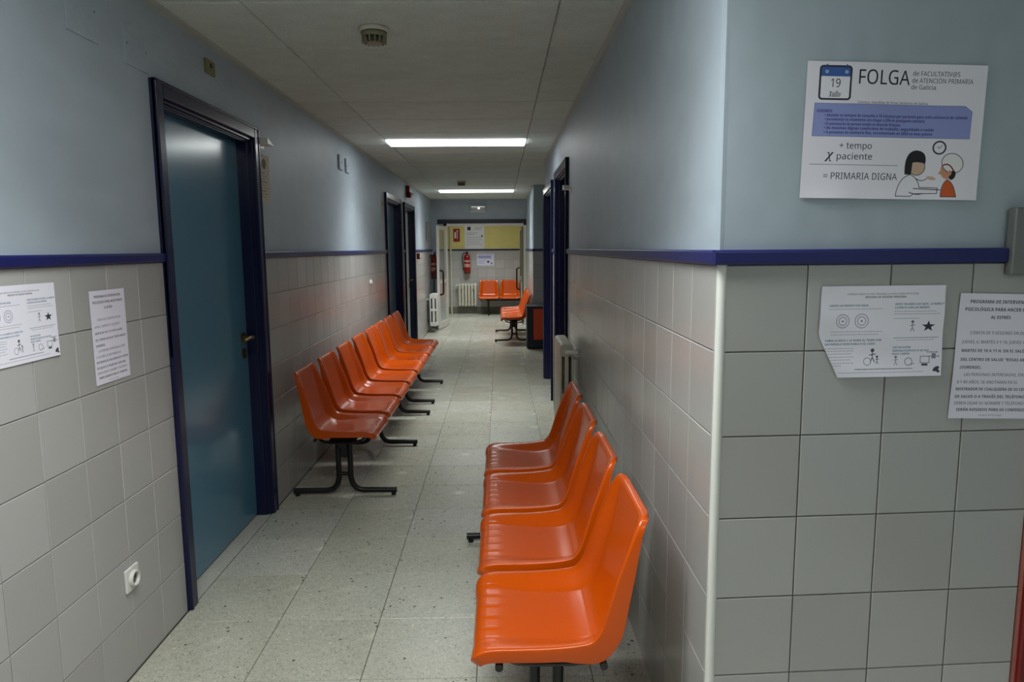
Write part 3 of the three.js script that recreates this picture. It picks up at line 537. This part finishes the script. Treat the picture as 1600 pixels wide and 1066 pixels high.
const posterTex = canvasTexture(1420, 1010, (c, w, h) => {
  c.fillStyle = '#f4f2f8'; c.fillRect(0, 0, w, h);
  c.setTransform(1.125, 0, 0, 1.05, -66 * 1.125, -56 * 1.05);      // drawn in units of 1257 x 940 with a margin
  const rr = (x, y, a, b, r) => { c.beginPath(); c.moveTo(x + r, y); c.arcTo(x + a, y, x + a, y + b, r); c.arcTo(x + a, y + b, x, y + b, r); c.arcTo(x, y + b, x, y, r); c.arcTo(x, y, x + a, y, r); c.closePath(); };
  const fit = (t, x0, x1, y, size, color, font = 'sans-serif', weight = '') => { c.save(); c.font = weight + ' ' + size + 'px ' + font; c.fillStyle = color; c.textAlign = 'left'; const w = c.measureText(t).width; c.translate(x0, y); c.scale((x1 - x0) / w, 1); c.fillText(t, 0, 0); c.restore(); };
  c.fillStyle = '#f7f6fb'; rr(158, 88, 212, 228, 20); c.fill(); c.save(); rr(158, 88, 212, 228, 20); c.clip(); c.fillStyle = '#3f66ab'; c.fillRect(158, 88, 212, 70); c.restore();
  c.lineWidth = 13; c.strokeStyle = '#2a2c3a'; rr(158, 88, 212, 228, 20); c.stroke();
  for (const x of [202, 338]) { c.fillStyle = '#9db6e0'; c.beginPath(); c.arc(x, 126, 16, 0, 7); c.fill(); c.lineWidth = 4; c.strokeStyle = '#274a85'; c.stroke(); c.lineWidth = 9; c.strokeStyle = '#2d4e8c'; c.beginPath(); c.moveTo(x, 74); c.lineTo(x, 112); c.stroke(); }
  fit('19', 228, 302, 232, 82, '#23232c'); fit('Xullo', 222, 302, 299, 50, '#23232c', 'serif', 'italic bold');
  fit('FOLGA', 414, 786, 206, 140, '#201f28');
  fit('de FACULTATIV@S', 803, 1137, 140, 46, '#2c2a36'); fit('de ATENCIÓN PRIMARIA', 800, 1232, 188, 46, '#2c2a36'); fit('de Galicia', 797, 975, 234, 44, '#2c2a36');
  fit('Convoca: Asemblea de Áreas Sanitarias de Galicia', 425, 925, 341, 24, '#3a3844');
  c.fillStyle = '#97a2d9'; c.beginPath(); c.moveTo(132, 346); c.lineTo(1192, 346); c.lineTo(1243, 384); c.lineTo(1240, 576); c.lineTo(126, 576); c.closePath(); c.fill(); c.lineWidth = 4; c.strokeStyle = '#6f7db5'; c.stroke();
  fit('ESIXIMOS:', 148, 260, 408, 28, '#1d2268', 'sans-serif', 'bold');
  fit('• Axustar os tempos de consulta a 10 minutos por paciente para unha asistencia de calidade', 205, 1215, 437, 27, '#20246a', 'sans-serif', 'bold');
  fit('• Incrementar os orzamentos ata chegar a 25% do presuposto sanitario', 205, 915, 467, 27, '#20246a', 'sans-serif', 'bold');
  fit('• Á contratación de persoal estable en Atención Primaria', 205, 742, 498, 27, '#20246a', 'sans-serif', 'bold');
  fit('• As mesmas dignas condicións de traballo, seguridade e saúde', 205, 985, 527, 27, '#20246a', 'sans-serif', 'bold');
  fit('• A presenza do sanitario fixo, incrementado en 2024 os seus postos', 205, 975, 557, 27, '#20246a', 'sans-serif', 'bold');
  fit('+ tempo', 318, 552, 662, 64, '#2c2b33'); fit('paciente', 302, 560, 738, 64, '#2c2b33'); fit('= PRIMARIA DIGNA', 220, 748, 880, 66, '#2c2b33'); fit('χ', 226, 276, 734, 84, '#1c1c24', 'serif', 'italic bold');
  c.lineWidth = 3; c.strokeStyle = '#4a4954'; c.beginPath(); c.moveTo(120, 776); c.lineTo(745, 776); c.stroke();
  // clock
  c.lineWidth = 11; c.strokeStyle = '#33323a'; c.beginPath(); c.arc(1034, 642, 44, 0, 7); c.stroke(); c.lineWidth = 4; c.beginPath(); c.moveTo(1018, 634); c.lineTo(1034, 646); c.lineTo(1056, 622); c.stroke();
  // seated clinician with a dark bob
  c.lineWidth = 5; c.strokeStyle = '#3a3940'; c.fillStyle = '#f3f1f6';
  c.beginPath(); c.moveTo(742, 996); c.quadraticCurveTo(762, 856, 842, 838); c.quadraticCurveTo(900, 862, 912, 930); c.lineTo(1042, 932); c.lineTo(1040, 972); c.lineTo(876, 976); c.lineTo(850, 996); c.closePath(); c.fill(); c.stroke();
  c.fillStyle = '#d6b79c'; c.beginPath(); c.ellipse(886, 784, 56, 58, 0, 0, 7); c.fill(); c.stroke();
  c.fillStyle = '#1d1b22'; c.beginPath(); c.moveTo(800, 838); c.quadraticCurveTo(784, 668, 876, 664); c.quadraticCurveTo(956, 670, 942, 760); c.quadraticCurveTo(900, 742, 852, 752); c.lineTo(846, 838); c.closePath(); c.fill();
  c.beginPath(); c.moveTo(866, 850); c.quadraticCurveTo(920, 905, 966, 860); c.lineTo(1024, 870); c.stroke();
  c.fillStyle = '#d6b79c'; c.beginPath(); c.ellipse(992, 862, 34, 12, 0.2, 0, 7); c.fill();
  // patient with bandaged head
  c.fillStyle = '#d6612a'; c.beginPath(); c.moveTo(1066, 996); c.quadraticCurveTo(1068, 898, 1108, 872); c.quadraticCurveTo(1160, 890, 1176, 996); c.closePath(); c.fill(); c.stroke();
  c.fillStyle = '#d99d78'; c.beginPath(); c.ellipse(1104, 806, 50, 62, -0.15, 0, 7); c.fill(); c.beginPath(); c.moveTo(1062, 800); c.lineTo(1038, 826); c.lineTo(1064, 838); c.fill();
  c.fillStyle = '#f4f1ee'; c.beginPath(); c.ellipse(1136, 752, 78, 68, 0.5, 0, 7); c.fill(); c.stroke();
  c.strokeStyle = '#70301c'; c.lineWidth = 9; c.beginPath(); c.moveTo(1066, 772); c.quadraticCurveTo(1110, 736, 1148, 806); c.stroke();
  c.fillStyle = '#231d20'; c.beginPath(); c.ellipse(1142, 838, 22, 34, 0.3, 0, 7); c.fill(); c.fillStyle = '#d99d78'; c.beginPath(); c.ellipse(1122, 822, 13, 20, 0, 0, 7); c.fill();
  c.strokeStyle = '#3a3940'; c.lineWidth = 6; c.beginPath(); c.moveTo(870, 938); c.lineTo(1066, 946); c.moveTo(840, 966); c.quadraticCurveTo(900, 990, 940, 972); c.stroke();
});
const adviceTex = canvasTexture(900, 640, (c, w, h) => {
  c.fillStyle = '#efeef4'; c.fillRect(0, 0, w, h);
  const ln = (x, y, n, col = '#7d7d88', t = 3) => { c.strokeStyle = col; c.lineWidth = t; c.setLineDash([11, 3, 6, 3, 16, 4]); c.beginPath(); c.moveTo(x, y); c.lineTo(x + n, y); c.stroke(); c.setLineDash([]); };
  texts(c, [['CONSEJOS BÁSICOS PARA PREVENIR LAS INFECCIONES EN SU CASA', 450, 62, 17], ['MEDIDAS DE HIGIENE PERSONAL', 470, 84, 19, 'bold']], 'sans-serif', '#55555f', 'center');
  texts(c, [['LÁVESE LAS MANOS CON AGUA', 70, 142, 19, 'bold'], ['EVITE TOCARSE LOS OJOS, LA NARIZ Y', 540, 136, 20, 'bold'], ['LA BOCA CON LAS MANOS', 540, 160, 20, 'bold'], ['CUBRA LA BOCA Y LA NARIZ AL TOSER CON', 48, 386, 20, 'bold'], ['UN PAÑUELO DESECHABLE O EL CODO', 48, 412, 20, 'bold'], ['USE SOLUCIÓN', 540, 440, 18, 'bold'], ['HIDROALCOHÓLICA SI NO HAY', 540, 464, 18, 'bold'], ['AGUA Y JABÓN', 540, 486, 18, 'bold']], 'sans-serif', '#4b6d85');
  for (const [x, y, n] of [[70, 160, 380], [540, 180, 300], [540, 198, 330], [540, 230, 180], [90, 318, 370], [90, 338, 340], [560, 382, 280], [50, 436, 210], [50, 454, 215], [50, 474, 200], [50, 496, 215], [50, 516, 190], [50, 538, 215], [50, 556, 120], [150, 636 - 28, 620]]) ln(x, y, n);
  ln(540, 366, 330, '#50505a', 4); ln(270, 584, 420, '#3f3f48', 5);
  const face = (x, y, r) => { c.lineWidth = 4; c.strokeStyle = '#6a6a74'; c.beginPath(); c.arc(x, y, r, 0, 7); c.stroke(); c.beginPath(); c.arc(x, y, r * 0.62, 0, 7); c.stroke(); c.fillStyle = '#44444c'; c.beginPath(); c.arc(x, y, 6, 0, 7); c.fill(); };
  face(170, 244, 46); face(306, 244, 48);
  const man = (x, y, s, col = '#4a4a52') => { c.strokeStyle = col; c.fillStyle = col; c.lineWidth = 6 * s; c.beginPath(); c.arc(x, y, 13 * s, 0, 7); c.fill(); c.beginPath(); c.moveTo(x, y + 12 * s); c.lineTo(x, y + 50 * s); c.lineTo(x - 16 * s, y + 84 * s); c.moveTo(x, y + 50 * s); c.lineTo(x + 16 * s, y + 84 * s); c.moveTo(x - 22 * s, y + 34 * s); c.lineTo(x + 24 * s, y + 26 * s); c.stroke(); };
  man(676, 254, 0.8, '#74747e'); c.fillStyle = '#34343c'; c.beginPath(); for (let k = 0; k < 10; k++) { const r = k % 2 ? 20 : 50, a = k * Math.PI / 5 - 1.57; c.lineTo(792 + r * Math.cos(a), 288 + r * 0.8 * Math.sin(a)); } c.fill();
  man(398, 452, 1.0); man(432, 498, 0.6, '#26262c'); c.lineWidth = 4; c.strokeStyle = '#77777f'; c.beginPath(); c.arc(360, 530, 26, 0, 7); c.stroke();
  man(568, 502, 0.7, '#7a7a84'); c.lineWidth = 5; c.beginPath(); c.arc(660, 536, 26, 0, 7); c.moveTo(672, 560); c.lineTo(704, 548); c.stroke(); c.strokeRect(746, 500, 64, 46); c.fillStyle = '#3a3a42'; c.fillRect(756, 552, 44, 14); c.fillStyle = '#8a8a94'; c.fillRect(826, 478, 30, 38); ln(790, 470, 80, '#8a8a94', 8); ln(800, 500, 80, '#8a8a94', 8);
  c.fillStyle = '#3f434a'; c.beginPath(); c.ellipse(862, 590, 26, 14, -0.6, 0, 7); c.fill(); c.beginPath(); c.ellipse(876, 606, 14, 10, 0.5, 0, 7); c.fill();
});
const programmeTex = canvasTexture(700, 990, (c, w, h) => {
  c.fillStyle = '#eeecf4'; c.fillRect(0, 0, w, h);
  texts(c, [['PROGRAMA DE INTERVENCIÓN', 350, 76, 36, 'bold'], ['PSICOLÓGICA PARA HACER FRENTE', 350, 136, 36, 'bold'], ['AL ESTRÉS', 350, 196, 34, 'bold']], 'sans-serif', '#2b2a33', 'center');
  const body = [['CONSTA DE 9 SESIONES EN DOS', 110, 318], ['JUEVES, 6, MARTES 4 Y 18, JUEVES Y', 50, 390], ['MARTES DE 10 A 11 H. EN EL SALÓN', 50, 458, 'bold'], ['DEL CENTRO DE SALUD "ROSAS AMIGAS"', 50, 528, 'bold'], ['(OURENSE).', 50, 590, 'bold'], ['LAS PERSONAS INTERESADAS, ENTRE', 90, 648], ['8 Y 80 AÑOS, SE ANOTARÁN EN EL', 40, 708], ['MOSTRADOR DE CUALQUIERA DE SU CENTRO', 36, 764, 'bold'], ['DE SALUD O A TRAVÉS DEL TELÉFONO.', 36, 824, 'bold'], ['DEBEN DEJAR SU NOMBRE Y TELÉFONO Y', 36, 878]];
  c.fillStyle = '#33323c'; c.textAlign = 'left'; for (const [s, x, y, wt] of body) { c.font = (wt ?? '') + ' 33px sans-serif'; c.fillText(s, x, y, 640 - (x - 40)); }
  texts(c, [['SERÁN AVISADOS PARA SU COMIENZO', 350, 930, 32, 'bold']], 'sans-serif', '#25242d', 'center');
  texts(c, [['Servicio de Psicología', 350, 970, 20]], 'sans-serif', '#8b8a94', 'center');
});
// facing wall
printed('poster', 'large printed strike poster with a calendar, blue box and cartoon pair', 'poster', 0.414, 0.296, posterTex, facing(0.389, 1.557, -TT + 0.002), FR, (u, v) => 0.001 + 0.003 * Math.max(0, 0.08 - v) * 12 * Math.abs(Math.sin(u * 9)) + 0.002 * Math.sin(u * 5) ** 2, () => 0, 0).rotation.z = -0.018;
printed('notice', 'curled white advice sheet with a folded corner on the tiles under the large poster', 'notice', 0.30, 0.212, adviceTex, facing(0.387, 1.149, 0.0015), FR, (u, v) => 0.001 + 0.008 * Math.max(0, 0.25 - v) * 2 + 0.006 * Math.max(0, 0.18 - u) * 3 + 0.002 * Math.sin(v * 7 + u * 3) ** 2, (v) => (v < 0.47 ? 0.165 * (1 - v / 0.47) : 0.02 * (v - 0.47)), 0);
printed('notice', 'white typed programme notice on the tiles under the grey steel box', 'notice', 0.21, 0.297, programmeTex, facing(0.669, 1.042, 0.0015), FR, (u, v) => 0.001 + 0.004 * Math.max(0, 0.3 - u) + 0.002 * Math.sin(v * 4) ** 2, () => 0, 0).rotation.z = -0.03;
// left wall
printed('notice', 'white advice sheet with small drawings, on the tiles furthest from the teal door', 'notice', 0.297, 0.21, adviceTex, [XL + 0.0015, 1.157, -1.887], Math.PI / 2, (u, v) => 0.001 + 0.004 * Math.max(0, u - 0.8) * 2 + 0.004 * Math.max(0, 0.2 - v));
printed('notice', 'narrow looking typed notice on the tiles between the advice sheet and the teal door', 'notice', 0.203, 0.30, programmeTex, [XL + 0.0015, 1.03, -2.307], Math.PI / 2, (u, v) => 0.001 + 0.003 * Math.max(0, u - 0.8));
const listTex = canvasTexture(300, 440, (c, w, h) => { c.fillStyle = '#c9c3ae'; c.fillRect(0, 0, w, h); c.fillStyle = '#6b6450'; c.beginPath(); c.ellipse(150, 80, 60, 46, 0, 0, 7); c.fill(); for (let k = 0; k < 9; k++) { c.fillStyle = k % 3 ? '#a29c88' : '#7b745f'; c.fillRect(40, 160 + k * 27, 120 + (k * 53) % 100, 8); } });
printed('notice', 'pale notice on the upper wall just past the teal door frame', 'notice', 0.175, 0.262, listTex, [XL - TT + 0.001, 1.708, -3.955], Math.PI / 2, (u, v) => 0.001 + 0.008 * Math.max(0, v - 0.85) * 3);
printed('notice', 'pale slip on the wall before the second teal door frame', 'notice', 0.15, 0.27, listTex, [XL - TT + 0.001, 1.73, -7.86], Math.PI / 2, () => 0.001);
// far wall
const redSignTex = canvasTexture(200, 300, (c, w, h) => { c.fillStyle = '#8e1f1c'; c.fillRect(0, 0, w, h); c.fillStyle = '#e9ded6'; c.fillRect(36, 100, 44, 120); c.beginPath(); c.arc(58, 96, 22, 0, 7); c.fill(); c.fillRect(110, 60, 20, 170); c.fillRect(96, 40, 60, 16); });
printed('wall_sign', 'red extinguisher sign on the yellow wall', 'sign', 0.145, 0.29, redSignTex, [-0.965, 1.61, -(DFAR + TT - 0.001)], 0, () => 0.002);
const whitePosterTex = canvasTexture(440, 500, (c, w, h) => { c.fillStyle = '#dfe0e0'; c.fillRect(0, 0, w, h); c.fillStyle = '#26282a'; c.fillRect(60, 20, 76, 76); c.fillStyle = '#8d9296'; for (const [x, y, n] of [[210, 40, 190], [210, 70, 160], [40, 150, 250], [40, 185, 180], [40, 250, 330], [40, 300, 350], [40, 350, 300], [40, 400, 340]]) c.fillRect(x, y, n, 9); c.fillStyle = '#3b3e40'; c.beginPath(); c.arc(386, 225, 20, 0, 7); c.fill(); });
printed('poster', 'white poster with a small black square on the yellow wall', 'poster', 0.44, 0.505, whitePosterTex, [-0.565, 1.455, -(DFAR + TT - 0.001)], 0, () => 0.002);
const blueNoticeTex = canvasTexture(380, 260, (c, w, h) => { c.fillStyle = '#d9d9ea'; c.fillRect(0, 0, w, h); c.fillStyle = '#6d78bb'; c.fillRect(30, 22, 320, 14); c.fillRect(20, 56, 300, 26); c.fillRect(40, 95, 290, 12); c.fillStyle = '#8c93c4'; c.fillRect(40, 150, 150, 10); c.fillRect(40, 180, 110, 10); c.fillRect(40, 210, 130, 10); c.fillStyle = '#3a3f6a'; c.beginPath(); c.arc(250, 178, 26, 0, 7); c.fill(); c.fillStyle = '#8d6a5c'; c.beginPath(); c.arc(325, 215, 22, 0, 7); c.fill(); });
printed('notice', 'white notice with blue print on the tiles beside the banded extinguisher', 'notice', 0.385, 0.262, blueNoticeTex, [-0.327, 1.078, -(DFAR - 0.001)], 0, () => 0.002);
{
  const t = thing('wall_pipe', 'thin pale pipe up the hall wall beside the open white door leaf', 'pipe', -1.10, 0, -(DFAR - 0.03));
  part('tube', [bar([0, 0.0, 0], [0, 2.37, 0], 0.022)], M.cream, t); for (const y of [0.5, 1.3, 2.1]) part('pipe_clip', [box(0.06, 0.03, 0.03, 0, y, -0.01)], M.steel, t);
}

const GROUPS = { bench: 'orange seat benches along the walls', 'ceiling light': 'fluorescent ceiling panels', 'fire extinguisher': 'red fire extinguishers', 'smoke detector': 'smoke detectors on the ceiling', 'cover plate': 'painted cover plates high on the wall', 'junction box': 'pale boxes high on the wall', radiator: 'column radiators', notice: 'paper notices on the walls', bracket: 'white clips beside door frames' };
for (const o of scene.children) if (GROUPS[o.userData.category]) o.userData.group = GROUPS[o.userData.category];
scene.traverse((o) => { if (o.isMesh) o.castShadow = o.receiveShadow = true; });
renderer.render(scene, camera);
